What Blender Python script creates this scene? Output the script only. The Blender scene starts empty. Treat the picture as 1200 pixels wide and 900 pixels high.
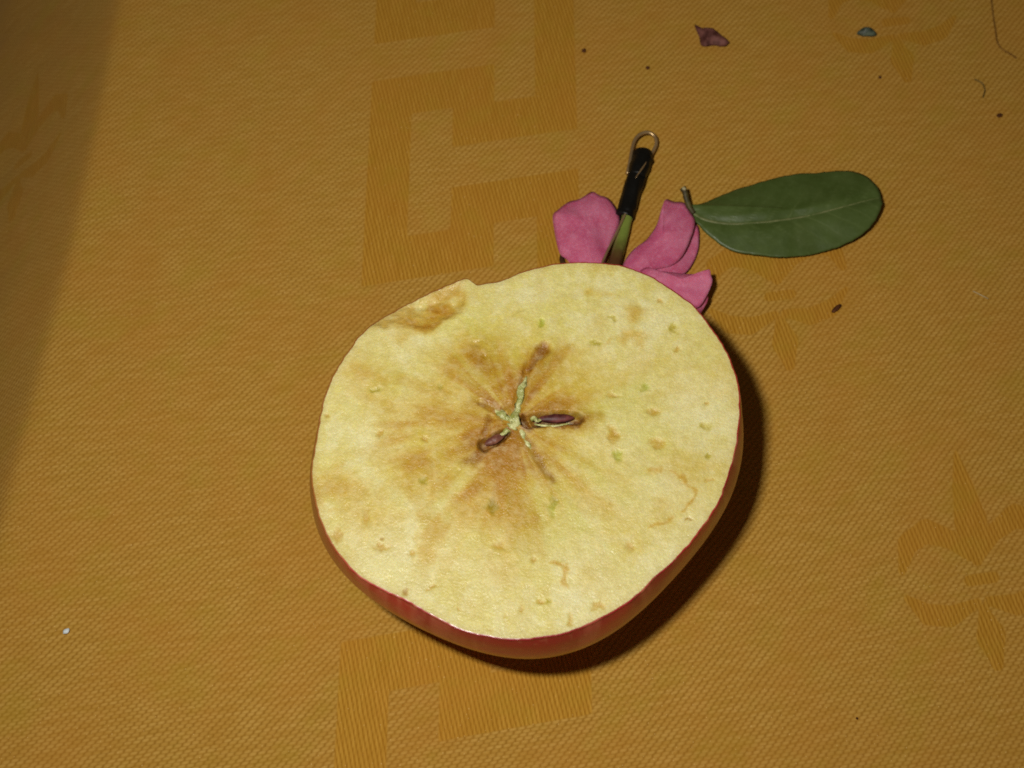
import bpy, math, random
import numpy as np
from mathutils import Vector

random.seed(4)
RNG = np.random.default_rng(11)
SC = bpy.context.scene
COL = SC.collection

# ------------------------------------------------------------------ camera, world, light, exposure
TILT = math.radians(25.0)           # away from straight down
AXIS = 0.265                        # metres along the lens axis to the table
FPX = 1530.0                        # focal length in pixels of a 1200 px wide picture
CAM = np.array([0.0, -AXIS * math.sin(TILT), AXIS * math.cos(TILT)])
RIGHT = np.array([1.0, 0.0, 0.0])
UP = np.array([0.0, math.cos(TILT), math.sin(TILT)])
FWD = np.array([0.0, math.sin(TILT), -math.cos(TILT)])

cam_data = bpy.data.cameras.new('camera')
cam = bpy.data.objects.new('camera', cam_data)
COL.objects.link(cam)
cam.location = CAM
cam.rotation_euler = (TILT, 0, 0)
cam_data.sensor_width = 36.0
cam_data.lens = FPX / 1200 * 36.0
cam_data.clip_start = 0.01
cam_data.clip_end = 20.0
cam_data.dof.use_dof = True
cam_data.dof.focus_distance = 0.240
cam_data.dof.aperture_fstop = 24.0
SC.camera = cam

world = bpy.data.worlds.new('World')
SC.world = world
world.use_nodes = True
bg = world.node_tree.nodes['Background']
bg.inputs['Color'].default_value = (1.0, 0.72, 0.42, 1)
bg.inputs['Strength'].default_value = 0.05

flash_data = bpy.data.lights.new('camera_flash', 'AREA')
flash_data.shape = 'RECTANGLE'
flash_data.size = 0.016
flash_data.size_y = 0.011
flash_data.energy = 0.585
flash_data.color = (1.0, 0.97, 0.91)
flash = bpy.data.objects.new('camera_flash', flash_data)
COL.objects.link(flash)
FPOS = CAM + RIGHT * -0.036 + UP * 0.029
flash.location = FPOS
flash.rotation_euler = Vector(np.array([0.030, 0.110, 0.0]) - FPOS).to_track_quat('-Z', 'Y').to_euler()

SC.cycles.use_denoising = False
SC.cycles.filter_width = 1.7
SC.view_settings.view_transform = 'Standard'
SC.view_settings.look = 'None'
SC.view_settings.exposure = 0.0
SC.view_settings.gamma = 1.0
SC.view_settings.use_curve_mapping = False

# ------------------------------------------------------------------ helpers
def at(px, py, z=0.0):
    """point of the place at height z that was measured at (px, py) in the 1200x900 photograph"""
    d = FWD + RIGHT * ((px - 600) / FPX) + UP * ((450 - py) / FPX)
    k = (z - CAM[2]) / d[2]
    return CAM + d * k

TAB = RNG.random((256, 256))
def vnoise(x, y, seed=0):
    x = np.asarray(x, float) + seed * 17.31
    y = np.asarray(y, float) + seed * 9.17
    xi = np.floor(x).astype(int); yi = np.floor(y).astype(int)
    fx = x - xi; fy = y - yi
    fx = fx * fx * (3 - 2 * fx); fy = fy * fy * (3 - 2 * fy)
    a = TAB[xi & 255, yi & 255]; b = TAB[(xi + 1) & 255, yi & 255]
    c = TAB[xi & 255, (yi + 1) & 255]; d = TAB[(xi + 1) & 255, (yi + 1) & 255]
    return (a * (1 - fx) + b * fx) * (1 - fy) + (c * (1 - fx) + d * fx) * fy

def fbm(x, y, seed=0, octaves=4):
    s = 0; a = 0.5; t = 0
    for k in range(octaves):
        s = s + a * vnoise(x * 2 ** k, y * 2 ** k, seed + k * 3); t += a; a *= 0.5
    return s / t

def sstep(a, b, x):
    t = np.clip((x - a) / (b - a), 0, 1)
    return t * t * (3 - 2 * t)

def srgb(r, g, b):
    f = lambda c: (c / 255 / 12.92) if c / 255 <= 0.04045 else ((c / 255 + 0.055) / 1.055) ** 2.4
    return (f(r), f(g), f(b))

def mesh_obj(name, verts, faces, mat, parent=None, origin=(0, 0, 0), smooth=True):
    o3 = np.asarray(origin, float)
    v = np.asarray(verts, float) - o3
    me = bpy.data.meshes.new(name)
    me.from_pydata(v.tolist(), [], [tuple(f) for f in faces])
    if smooth:
        me.polygons.foreach_set('use_smooth', [True] * len(me.polygons))
    me.update()
    me.materials.append(mat)
    ob = bpy.data.objects.new(name, me)
    COL.objects.link(ob)
    if parent is not None:
        ob.parent = parent
        base = np.zeros(3)
        p = parent
        while p is not None:
            base = base + np.array(p.location); p = p.parent
        ob.location = o3 - base
    else:
        ob.location = o3
    return ob

def tag(o, label=None, cat=None, group=None, kind=None):
    for k, v in (('label', label), ('category', cat), ('group', group), ('kind', kind)):
        if v: o[k] = v
    return o

def empty(name, loc):
    o = bpy.data.objects.new(name, None)
    o.empty_display_size = 0.01
    COL.objects.link(o)
    o.location = loc
    return o

def tube(points, radii, seg=10, squash=1.0, lump=0.0, seed=0):
    """tapered tube along a smoothed polyline; squash flattens it vertically"""
    P = np.array(points, float); R = np.array(radii, float)
    n = len(P)
    out_p, out_r = [], []
    for i in range(n - 1):
        p0 = P[max(i - 1, 0)]; p1 = P[i]; p2 = P[i + 1]; p3 = P[min(i + 2, n - 1)]
        for k in range(6):
            t = k / 6
            out_p.append(0.5 * ((2 * p1) + (-p0 + p2) * t + (2 * p0 - 5 * p1 + 4 * p2 - p3) * t * t + (-p0 + 3 * p1 - 3 * p2 + p3) * t ** 3))
            out_r.append(R[i] * (1 - t) + R[i + 1] * t)
    out_p.append(P[-1]); out_r.append(R[-1])
    verts, faces = [], []
    m = len(out_p)
    for i, (p, r) in enumerate(zip(out_p, out_r)):
        d = np.array(out_p[min(i + 1, m - 1)]) - np.array(out_p[max(i - 1, 0)])
        d = d / (np.linalg.norm(d) + 1e-12)
        s = np.cross(d, [0, 0, 1.0])
        if np.linalg.norm(s) < 0.05: s = np.cross(d, [0, 1.0, 0])
        s = s / np.linalg.norm(s); u = np.cross(s, d)
        for k in range(seg):
            a = 2 * math.pi * k / seg
            rr = r * (1 + lump * (float(vnoise(i * 0.45, k * 0.8, seed + 5)) - 0.5) * 2)
            verts.append(p + s * math.cos(a) * rr + u * math.sin(a) * rr * squash)
    for i in range(m - 1):
        for k in range(seg):
            a = i * seg + k; b = i * seg + (k + 1) % seg
            faces.append((a, b, b + seg, a + seg))
    c0 = len(verts); verts.append(out_p[0]); verts.append(out_p[-1])
    for k in range(seg):
        faces.append((c0, (k + 1) % seg, k))
        faces.append((c0 + 1, (m - 1) * seg + k, (m - 1) * seg + (k + 1) % seg))
    return verts, faces

# ---- node helpers
class NT:
    def __init__(self, name):
        self.mat = bpy.data.materials.new(name)
        self.mat.use_nodes = True
        self.t = self.mat.node_tree
        self.t.nodes.clear()
        self.out = self.t.nodes.new('ShaderNodeOutputMaterial')
        self.bsdf = self.t.nodes.new('ShaderNodeBsdfPrincipled')
        self.t.links.new(self.bsdf.outputs[0], self.out.inputs['Surface'])
    def link(self, a, b): self.t.links.new(a, b)
    def put(self, sock, val):
        if isinstance(val, bpy.types.NodeSocket): self.link(val, sock)
        else: sock.default_value = val
    def math(self, op, a, b=None, c=None, clamp=False):
        n = self.t.nodes.new('ShaderNodeMath'); n.operation = op; n.use_clamp = clamp
        self.put(n.inputs[0], a)
        if b is not None: self.put(n.inputs[1], b)
        if c is not None: self.put(n.inputs[2], c)
        return n.outputs[0]
    def mix(self, f, a, b, blend='MIX'):
        n = self.t.nodes.new('ShaderNodeMix'); n.data_type = 'RGBA'; n.blend_type = blend
        self.put(n.inputs[0], f)
        for s, v in ((n.inputs[6], a), (n.inputs[7], b)):
            if isinstance(v, tuple) and len(v) == 3: v = v + (1,)
            self.put(s, v)
        return n.outputs[2]
    def fmix(self, f, a, b):
        n = self.t.nodes.new('ShaderNodeMix'); n.data_type = 'FLOAT'
        self.put(n.inputs[0], f); self.put(n.inputs[2], a); self.put(n.inputs[3], b)
        return n.outputs[0]
    def ramp(self, f, lo, hi):
        n = self.t.nodes.new('ShaderNodeMapRange'); n.interpolation_type = 'SMOOTHSTEP'
        self.put(n.inputs[0], f); self.put(n.inputs[1], lo); self.put(n.inputs[2], hi)
        return n.outputs[0]
    def noise(self, scale, detail=3, rough=0.55, vec=None, dist=0.0):
        n = self.t.nodes.new('ShaderNodeTexNoise')
        n.inputs['Scale'].default_value = scale; n.inputs['Detail'].default_value = detail
        n.inputs['Roughness'].default_value = rough; n.inputs['Distortion'].default_value = dist
        if vec is None: vec = self.coord()
        self.link(vec, n.inputs['Vector'])
        return n.outputs['Fac']
    def coord(self):
        if not hasattr(self, '_tc'): self._tc = self.t.nodes.new('ShaderNodeTexCoord')
        return self._tc.outputs['Object']
    def attr(self, name, out='Color'):
        n = self.t.nodes.new('ShaderNodeAttribute'); n.attribute_name = name
        return n.outputs[out]
    def scalevec(self, vec, s):
        n = self.t.nodes.new('ShaderNodeVectorMath'); n.operation = 'MULTIPLY'
        self.link(vec, n.inputs[0]); n.inputs[1].default_value = s
        return n.outputs[0]
    def bump(self, h, strength, dist):
        n = self.t.nodes.new('ShaderNodeBump')
        n.inputs['Strength'].default_value = strength; n.inputs['Distance'].default_value = dist
        self.link(h, n.inputs['Height']); self.link(n.outputs[0], self.bsdf.inputs['Normal'])
    def set(self, **kw):
        names = dict(color='Base Color', rough='Roughness', spec='Specular IOR Level', metal='Metallic', sss='Subsurface Weight',
                     coat='Coat Weight', coat_rough='Coat Roughness', sheen='Sheen Weight', sheen_rough='Sheen Roughness')
        for k, v in kw.items():
            if isinstance(v, tuple) and len(v) == 3: v = v + (1,)
            self.put(self.bsdf.inputs[names[k]], v)
        return self

def add_attr(ob, name, typ, data):
    a = ob.data.attributes.new(name, typ, 'POINT')
    key = {'FLOAT': 'value', 'FLOAT_VECTOR': 'vector', 'FLOAT_COLOR': 'color'}[typ]
    a.data.foreach_set(key, np.ascontiguousarray(data, dtype=np.float32).ravel())

# ------------------------------------------------------------------ tablecloth
# cloth axes: least squares from corners of the woven key pattern (grid column, grid row, photo x, photo y)
KEY = [(0, 0, 440, 53), (3, 0, 583, 26), (0, 1, 434, 102), (3, 1, 580, 79), (4, 2, 626, 108), (3, 2, 577, 117), (1, 2, 483, 130),
       (5, 3, 677, 147), (2, 3, 525, 165), (2, 4, 527, 224), (5, 4, 677, 203), (1, 5, 480, 274), (2, 5, 527, 270), (3, 5, 580, 262),
       (0, 6, 424, 330), (3, 6, 580, 315)]
KEY2 = [(0, 0, 400, 755), (1, 1, 456, 808), (2, 1, 512, 802), (2, 2, 514, 862), (5, 2, 696, 839)]
rows, rhs = [], []
for i, j, x, y in KEY:
    rows.append([i, j, 1, 0]); rhs.append(at(x, y)[:2])
for i, j, x, y in KEY2:
    rows.append([i, j, 1, 1]); rhs.append(at(x, y)[:2])
sol = np.linalg.lstsq(np.array(rows, float), np.array(rhs), rcond=None)[0]
EU, EV, ORG, OFF2 = sol                       # one grid column, one grid row (towards the viewer), origin, shift of the lower piece
CELL = np.array([EU, EV]).T
INV = np.linalg.inv(CELL)
K2 = (INV @ OFF2)
def to_cell(xy): return (np.asarray(xy) - ORG) @ INV.T
CELLMM = 1000 * np.linalg.norm(EU)
print('cell mm', CELLMM, 1000 * np.linalg.norm(EV), 'lower piece at', K2)

def rect_sd(U, V, u0, v0, u1, v1):
    dx = np.maximum(u0 - U, U - u1); dy = np.maximum(v0 - V, V - v1)
    return np.where((dx > 0) & (dy > 0), np.hypot(np.maximum(dx, 0), np.maximum(dy, 0)), np.maximum(dx, dy))

def key_sd(U, V):
    """one period of the key meander, rows 1..7 (left piece) and -2..4 (right piece)"""
    s = np.full(U.shape, 9.0)
    for r in [(0, 1, 1, 6), (0, 1, 3, 2), (2, 1, 3, 3), (2, 2, 5, 3), (4, -2, 5, 3), (2, 4, 5, 5), (2, 4, 3, 6), (0, 5, 3, 6), (4, 4, 5, 9),
              (0, -5, 1, 0), (0, -1, 3, 0), (2, -2, 3, 0), (2, -2, 5, -1)]:
        s = np.minimum(s, rect_sd(U, V, *r))
    return s
def key2_sd(U, V):
    s = np.full(U.shape, 9.0)
    for r in [(0, 0, 1, 5), (0, 0, 3, 1), (2, 0, 3, 2), (2, 1, 5, 2), (4, -3, 5, 2), (2, 3, 5, 4), (2, 3, 3, 5), (0, 4, 3, 5), (4, 3, 5, 8)]:
        s = np.minimum(s, rect_sd(U, V, *r))
    return s

def stroke_sd(U, V, pts):
    s = np.full(U.shape, 9.0)
    for (x0, y0, r0), (x1, y1, r1) in zip(pts[:-1], pts[1:]):
        dx, dy = x1 - x0, y1 - y0
        t = np.clip(((U - x0) * dx + (V - y0) * dy) / (dx * dx + dy * dy + 1e-9), 0, 1)
        s = np.minimum(s, np.hypot(U - x0 - t * dx, V - y0 - t * dy) - (r0 + (r1 - r0) * t))
    return s

J3 = to_cell(at(1150, 690)[:2])
def fl(pts):
    out = []
    for x, y, r in pts:
        c = to_cell(at(x, y)[:2]) - J3
        out.append((c[0], c[1], r / 57.0))
    return out
FLEUR = [fl([(1146, 655, 7), (1138, 610, 20), (1129, 570, 13), (1120, 528, 2)]),
         fl([(1153, 714, 6), (1162, 745, 17), (1170, 778, 7)]),
         fl([(1136, 680, 6), (1166, 676, 6)])]
SIDE = [fl([(1136, 652, 5), (1115, 632, 10), (1085, 622, 13), (1064, 637, 12), (1058, 668, 5)]),
        fl([(1146, 706, 5), (1115, 722, 11), (1088, 720, 11), (1062, 700, 3)])]
AX = fl([(1146, 655, 7)])[0][0], fl([(1162, 745, 1)])[0][0]
def fleur_sd(U, V):
    s = np.full(U.shape, 9.0)
    for st in FLEUR: s = np.minimum(s, stroke_sd(U, V, st))
    for st in SIDE:
        s = np.minimum(s, stroke_sd(U, V, st)); s = np.minimum(s, stroke_sd(-U, V, st))
    return s

def axis_lines(lo, hi, far, fine):
    mid = np.arange(lo, hi + fine / 2, fine)
    a = lo - np.geomspace(0.004, lo - (-far), 14)[::-1] if lo > -far else np.array([])
    b = hi + np.geomspace(0.004, far - hi, 14)
    return np.concatenate([a, mid, b])
gx = axis_lines(-0.135, 0.125, 0.42, 0.00062)
gy = axis_lines(-0.088, 0.112, 0.42, 0.00062)
GX, GY = np.meshgrid(gx, gy)
# the table's edge: the cloth bends down along this line
E0 = at(139, 0)[:2]; E1 = at(3, 600)[:2]
ed = (E1 - E0) / np.linalg.norm(E1 - E0)
en = np.array([ed[1], -ed[0]])
if en[0] > 0: en = -en
along = (GX - E0[0]) * ed[0] + (GY - E0[1]) * ed[1]
D = (GX - E0[0]) * en[0] + (GY - E0[1]) * en[1]
Lseg = np.linalg.norm(E1 - E0)
D = D + 0.0016 * np.sin(np.clip(along / Lseg, -1, 2) * math.pi) + 0.0006 * (fbm(along * 60, 0 * along, 3) - 0.5)
RB = 0.0020
SLOPE = 0.75
drop = (D + np.sqrt(D * D + RB * RB)) / 2 * SLOPE
drop = drop * (1 + 0.10 * (fbm(GX * 25, GY * 25, 8) - 0.5) * sstep(0.0, 0.02, D))
GZ = -drop + 0.0007 * (fbm(GX * 28, GY * 28, 2, 3) - 0.5) - 0.0002
# cloth coordinate: stretch across the slope so that the weave keeps its size
ex = np.maximum(D, 0) * (math.sqrt(1 + SLOPE ** 2) - 1)
XY = np.stack([GX + en[0] * ex, GY + en[1] * ex], -1).reshape(-1, 2)
cuv = to_cell(XY)
U, V = cuv[:, 0], cuv[:, 1]
SD = np.minimum(key_sd(U, V), key2_sd(U - K2[0], V - K2[1]))
SD = np.minimum(SD, key_sd(U + 24.0, V - 2))
for px, py in ((1150, 690), (1049, 33), (913, 355)):
    c = to_cell(at(px, py)[:2])
    SD = np.minimum(SD, fleur_sd(U - c[0], V - c[1]))
for px, py in ((-14, 180), (1420, 380), (1370, -90), (700, 1200)):
    c = to_cell(at(px, py, -0.012 if px < 100 else 0)[:2] )
    SD = np.minimum(SD, fleur_sd(U - c[0], V - c[1]))

def cloth_material():
    n = NT('gold_damask')
    sep = n.t.nodes.new('ShaderNodeSeparateXYZ')
    cv = n.attr('weave_mm', 'Vector')
    wob = n.t.nodes.new('ShaderNodeTexNoise'); wob.inputs['Scale'].default_value = 0.35; wob.inputs['Detail'].default_value = 2
    n.link(cv, wob.inputs['Vector'])
    off = n.t.nodes.new('ShaderNodeVectorMath'); off.operation = 'SUBTRACT'
    n.link(wob.outputs['Color'], off.inputs[0]); off.inputs[1].default_value = (0.5, 0.5, 0.5)
    add = n.t.nodes.new('ShaderNodeVectorMath'); add.operation = 'MULTIPLY_ADD'
    n.link(off.outputs[0], add.inputs[0]); add.inputs[1].default_value = (0.34, 0.34, 0); n.link(cv, add.inputs[2])
    n.link(add.outputs[0], sep.inputs[0])
    u, v = sep.outputs[0], sep.outputs[1]
    P, PV = 1.60, 0.58
    # weft face: long horizontal floats, each row stepped two ends on
    vr = n.math('DIVIDE', v, PV)
    row = n.math('FLOOR', vr); fv = n.math('SUBTRACT', vr, row)
    a = n.math('FRACT', n.math('SUBTRACT', n.math('DIVIDE', u, P), n.math('MULTIPLY', row, 0.4)))
    sa = n.math('SINE', n.math('MULTIPLY', a, math.pi))
    sv = n.math('SINE', n.math('MULTIPLY', fv, math.pi))
    fa = n.ramp(sa, -0.25, 0.95)
    hv = n.ramp(sv, -0.3, 1.0)
    brick = n.math('MULTIPLY', fa, n.math('ADD', n.math('MULTIPLY', hv, 0.65), 0.35))
    dph = n.math('FRACT', n.math('SUBTRACT', n.math('DIVIDE', u, P), n.math('ADD', n.math('MULTIPLY', vr, 0.4), -0.2)))
    twill = n.ramp(n.math('SINE', n.math('MULTIPLY', dph, math.pi)), 0.05, 1.0)
    patch = n.ramp(n.noise(0.045, 2, 0.5, cv), 0.3, 0.7)
    weft_h = n.fmix(n.math('ADD', n.math('MULTIPLY', patch, 0.25), 0.15), brick, twill)
    # warp face: vertical floats
    ur = n.math('DIVIDE', u, P / 5)
    colm = n.math('FLOOR', ur); fu = n.math('SUBTRACT', ur, colm)
    b = n.math('FRACT', n.math('SUBTRACT', n.math('DIVIDE', v, PV * 5), n.math('MULTIPLY', colm, 0.6)))
    sb = n.math('SINE', n.math('MULTIPLY', b, math.pi))
    su = n.math('SINE', n.math('MULTIPLY', fu, math.pi))
    fb = n.ramp(sb, -0.25, 0.95)
    wbrick = n.math('MULTIPLY', fb, n.math('ADD', n.math('MULTIPLY', n.ramp(su, 0.0, 0.9), 0.35), 0.65))
    wph = n.math('FRACT', n.math('ADD', n.math('DIVIDE', v, PV * 5), n.math('MULTIPLY', u, 2 / P)))
    warp_h = n.fmix(0.55, wbrick, n.ramp(n.math('SINE', n.math('MULTIPLY', wph, math.pi)), 0.05, 1.0))
    m = n.ramp(n.attr('motif_mm', 'Fac'), 0.22, -0.22)
    # uneven yarn: thick and thin along every thread
    yv = n.noise(1.0, 2, 0.6, n.scalevec(cv, (0.16, 1.45, 0)))
    yu = n.noise(1.0, 2, 0.6, n.scalevec(cv, (2.3, 0.16, 0)))
    speck = n.noise(1.15, 1, 0.5, cv)
    cloud = n.noise(0.055, 4, 0.6, cv)
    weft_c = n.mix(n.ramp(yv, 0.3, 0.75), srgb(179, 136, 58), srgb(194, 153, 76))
    bind_shade_c = n.mix(n.ramp(speck, 0.3, 0.7), srgb(145, 102, 32), srgb(157, 113, 40))  # binding yarn colour with the crevice shade between threads painted in
    cweft = n.mix(weft_h, bind_shade_c, weft_c)
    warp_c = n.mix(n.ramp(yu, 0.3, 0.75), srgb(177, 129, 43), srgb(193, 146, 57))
    cwarp = n.mix(warp_h, srgb(143, 95, 20), warp_c)  # dark end: shade between the warp floats painted into the colour
    c = n.mix(m, cweft, cwarp)
    c = n.mix(n.math('MULTIPLY', n.ramp(cloud, 0.35, 0.7), 0.25), c, srgb(182, 118, 44))
    olive = n.noise(0.09, 3, 0.6, n.scalevec(cv, (1.0, 1.3, 1.0)))
    c = n.mix(n.math('MULTIPLY', n.ramp(olive, 0.48, 0.72), 0.22), c, srgb(160, 138, 36))
    lint = n.ramp(n.noise(2.6, 0, 0.5, cv), 0.78, 0.84)
    c = n.mix(n.math('MULTIPLY', lint, 0.45), c, srgb(228, 190, 120))
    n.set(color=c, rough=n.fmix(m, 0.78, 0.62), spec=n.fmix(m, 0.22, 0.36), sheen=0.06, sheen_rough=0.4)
    n.bsdf.inputs['Specular Tint'].default_value = srgb(240, 190, 90) + (1,)
    h = n.math('ADD', n.fmix(m, weft_h, warp_h), n.math('MULTIPLY', yv, 0.2))
    n.bump(h, 0.28, 0.0001)
    return n.mat

nx, ny = len(gx), len(gy)
idx = np.arange(nx * ny).reshape(ny, nx)
faces = np.stack([idx[:-1, :-1], idx[:-1, 1:], idx[1:, 1:], idx[1:, :-1]], -1).reshape(-1, 4)
vts = np.stack([GX, GY, GZ], -1).reshape(-1, 3)
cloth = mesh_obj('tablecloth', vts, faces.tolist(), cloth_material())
add_attr(cloth, 'weave_mm', 'FLOAT_VECTOR', np.stack([U * CELLMM, -V * CELLMM, 0 * U], -1))
add_attr(cloth, 'motif_mm', 'FLOAT', np.clip(SD, -3, 3) * CELLMM)
tag(cloth, 'gold damask tablecloth with woven key and fleur motifs, bending over the table edge', None, None, 'structure')

# ------------------------------------------------------------------ the halved apple
HC = 0.034
CUT = [(374, 505), (380, 472), (387, 450), (400, 427), (422, 395), (450, 374), (480, 357), (515, 342), (540, 333), (549, 331), (557, 335), (585, 331),
       (612, 320), (640, 312), (662, 309), (700, 309), (730, 312.5), (760, 324), (790, 342), (815, 362), (832, 385), (846, 405), (857, 427),
       (864, 450), (866, 475), (865, 497), (860, 530), (852, 560), (840, 590), (820, 620), (795, 650), (765, 677), (740, 702), (715, 717),
       (690, 730), (665, 740), (635, 746), (600, 748), (570, 745), (540, 736), (502, 717), (472, 700), (450, 690), (422, 675), (395, 645),
       (381, 620), (372, 592), (366.5, 562), (366, 550), (369, 530)]
CORE = at(603, 494, HC)
PXM = 1530 / 0.232                                # pixels per metre on the cut face
cp = np.array([at(x, y, HC - (0.0016 if 440 < x < 552 and y < 400 else 0.0)) for x, y in CUT])[:, :2] - CORE[:2]
ang = np.arctan2(cp[:, 1], cp[:, 0]); rad = np.hypot(cp[:, 0], cp[:, 1])
o = np.argsort(ang); ang, rad = ang[o], rad[o]
NA, NR = 760, 190
th = np.linspace(-math.pi, math.pi, NA, endpoint=False)
Rth = np.interp(th, np.concatenate([ang - 2 * math.pi, ang, ang + 2 * math.pi]), np.tile(rad, 3))
ker = np.hanning(11); ker /= ker.sum()
Rth = np.convolve(np.concatenate([Rth[-5:], Rth, Rth[:5]]), ker, 'valid')
Rth = Rth + 0.00040 * (fbm(th * 22 + 50, 0 * th, 4) - 0.5)

fr = np.linspace(0, 1, NR + 1)[1:]
RR = fr[:, None] * Rth[None, :]
X = CORE[0] + RR * np.cos(th)[None, :]
Y = CORE[1] + RR * np.sin(th)[None, :]
X = np.concatenate([[CORE[0]], X.ravel()]); Y = np.concatenate([[CORE[1]], Y.ravel()])
MM = 1000.0

def c2(px, py): return at(px, py, HC)[:2]
def blob(px, py, rx, ry, rot=0, warp=1.0, seed=0):
    """soft ellipse of 1 at its centre, 0 outside; size in photo pixels turned to metres"""
    c = c2(px, py)
    w = 0.0016 * warp
    q = 260 if warp > 1 else 900
    dx = X - c[0] + w * (fbm(X * q, Y * q, seed + 20) - 0.5) * 2
    dy = Y - c[1] + w * (fbm(X * q, Y * q, seed + 31) - 0.5) * 2
    a = math.radians(-rot)
    ux = dx * math.cos(a) + dy * math.sin(a); uy = -dx * math.sin(a) + dy * math.cos(a)
    q = np.hypot(ux / (rx / PXM), uy / (ry / PXM * 1.07))
    return 1 - sstep(0.15, 1.3, q)
def seg(pts, r, warp=0.3, seed=0, r1=None):
    """soft stroke along photo pixel points"""
    r1 = r if r1 is None else r1
    dx = 0.0010 * warp * (fbm(X * 500, Y * 500, seed + 41) - 0.5) * 2
    dy = 0.0010 * warp * (fbm(X * 500, Y * 500, seed + 47) - 0.5) * 2
    best = np.zeros_like(X)
    n = len(pts) - 1
    for i in range(n):
        a = c2(*pts[i]); b = c2(*pts[i + 1]); d = b - a
        t = np.clip(((X + dx - a[0]) * d[0] + (Y + dy - a[1]) * d[1]) / (d @ d), 0, 1)
        q = np.hypot(X + dx - a[0] - t * d[0], Y + dy - a[1] - t * d[1])
        rr = (r + (r1 - r) * (i + t) / n) / PXM
        best = np.maximum(best, 1 - sstep(0.25 if warp < 1.05 else 0.0, 1.25, q / rr))
    return best

# relief of the cut face
dz = np.zeros_like(X)
def poly_sd(pts):
    P = np.array([c2(*p) for p in pts])
    d = np.full(X.shape, 9.0); inside = np.zeros(X.shape, bool)
    for i in range(len(P)):
        a, b = P[i], P[(i + 1) % len(P)]
        e = b - a
        t = np.clip(((X - a[0]) * e[0] + (Y - a[1]) * e[1]) / (e @ e), 0, 1)
        d = np.minimum(d, np.hypot(X - a[0] - t * e[0], Y - a[1] - t * e[1]))
        cond = ((a[1] > Y) != (b[1] > Y)) & (X < (b[0] - a[0]) * (Y - a[1]) / (b[1] - a[1] + 1e-15) + a[0])
        inside ^= cond
    return np.where(inside, -d, d)
facet = poly_sd([(436, 386), (462, 388), (480, 387), (496, 395), (508, 388), (520, 380), (530, 378), (545, 362), (547, 346), (551, 320), (420, 330), (405, 390)])
facet = facet + 0.0022 * (fbm(X * 420, Y * 420, 9) - 0.5)
fin = sstep(0.0003, -0.0018, facet)
dz += fin * 0.00015 + np.clip(-facet, 0, 0.006) * 0.24 * fin
dz += fin * 0.0005 * (fbm(X * 350, Y * 350, 6) - 0.5)
CAV = [([(616, 434), (626, 420), (638, 408)], 5.0, 9.5, 0.45), ([(627, 491), (652, 490), (677, 490)], 9, 7.5, 2.3), ([(611, 489), (620, 498)], 5, 5, 2.2),
       ([(568, 521), (592, 508)], 8.5, 6, 1.6), ([(611, 506), (622, 524), (643, 557)], 7.0, 4.0, 0.18), ([(563, 471), (578, 478), (598, 492)], 5, 8, 0.3),
       ([(575, 488), (567, 514)], 5.0, 5.0, 0.25), ([(602, 490), (609, 465), (617, 440)], 9, 5, 0.5), ([(596, 474), (590, 478)], 5, 5, 0.35)]
cav = np.zeros_like(X)
for i, (pts, r0, r1, dep) in enumerate(CAV):
    s = seg(pts, r0, 0.45, i, r1) * (0.75 + 0.5 * fbm(X * 500, Y * 500, i + 70, 2)); cav = np.maximum(cav, s)
    dz = np.maximum(dz, s * dep / MM)
PITS = [(557, 402, 6, 5, 'b'), (567, 416, 4, 3, 'b'), (516, 452, 4, 4, 'g'), (440, 457, 6, 3, 'g'), (498, 515, 4, 6, 'b'), (446, 508, 6, 3, 'b'),
        (495, 563, 5, 5, 'g'), (577, 591, 6, 9, 'G'), (648, 592, 4, 12, 'G'), (634, 378, 4, 4, 'G'), (720, 462, 8, 4, 'b'), (718, 510, 7, 10, 'b'),
        (725, 533, 6, 6, 'G'), (755, 453, 5, 5, 'G'), (698, 402, 7, 4, 'g'), (719, 375, 4, 3, 'g'), (825, 500, 7, 4, 'g'), (830, 534, 3, 3, 'g'),
        (791, 385, 4, 5, 'g'), (793, 409, 4, 2, 'b'), (741, 641, 6, 7, 'b'), (772, 354, 4, 3, 'b'), (583, 640, 9, 4, 'b'), (482, 647, 4, 4, 'b'),
        (444, 632, 2.5, 2.5, 'd'), (429, 606, 5, 12, 'b'), (446, 641, 9, 3, 'b'), (395, 628, 8, 10, 'b'), (505, 688, 6, 3, 'b'), (476, 694, 3, 3, 'd'),
        (645, 705, 4, 3, 'g'), (632, 706, 5, 2, 'b'), (669, 726, 3, 6, 'b'), (575, 738, 3, 2, 'b'), (538, 714, 3, 2, 'b'), (701, 711, 7, 3, 'b'),
        (625, 654, 3, 3, 'b'), (383, 489, 4, 3, 'b'), (830, 472, 3, 3, 'b'), (806, 610, 2, 2, 'd'), (771, 519, 10, 6, 'b'), (766, 482, 9, 5, 'b'),
        (715, 590, 3, 3, 'b'), (832, 562, 8, 3, 'b'), (610, 713, 3, 4, 'b'), (590, 725, 2, 2, 'b')]
ca = np.linspace(0, 1, 1)
brown = np.zeros_like(X); green = np.zeros_like(X); dark = np.zeros_like(X)
for i, (px, py, rx, ry, k) in enumerate(PITS):
    s = blob(px, py, rx * 1.1, ry * 1.1, 0, 0.55, i)
    dz += s * 0.00024
    if k == 'b': brown = np.maximum(brown, s * 0.66)
    if k == 'd': dark = np.maximum(dark, s * 0.6)
    if k == 'g': green = np.maximum(green, s * 0.65); brown = np.maximum(brown, s * 0.45)
    if k == 'G': green = np.maximum(green, s * 0.95)
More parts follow.
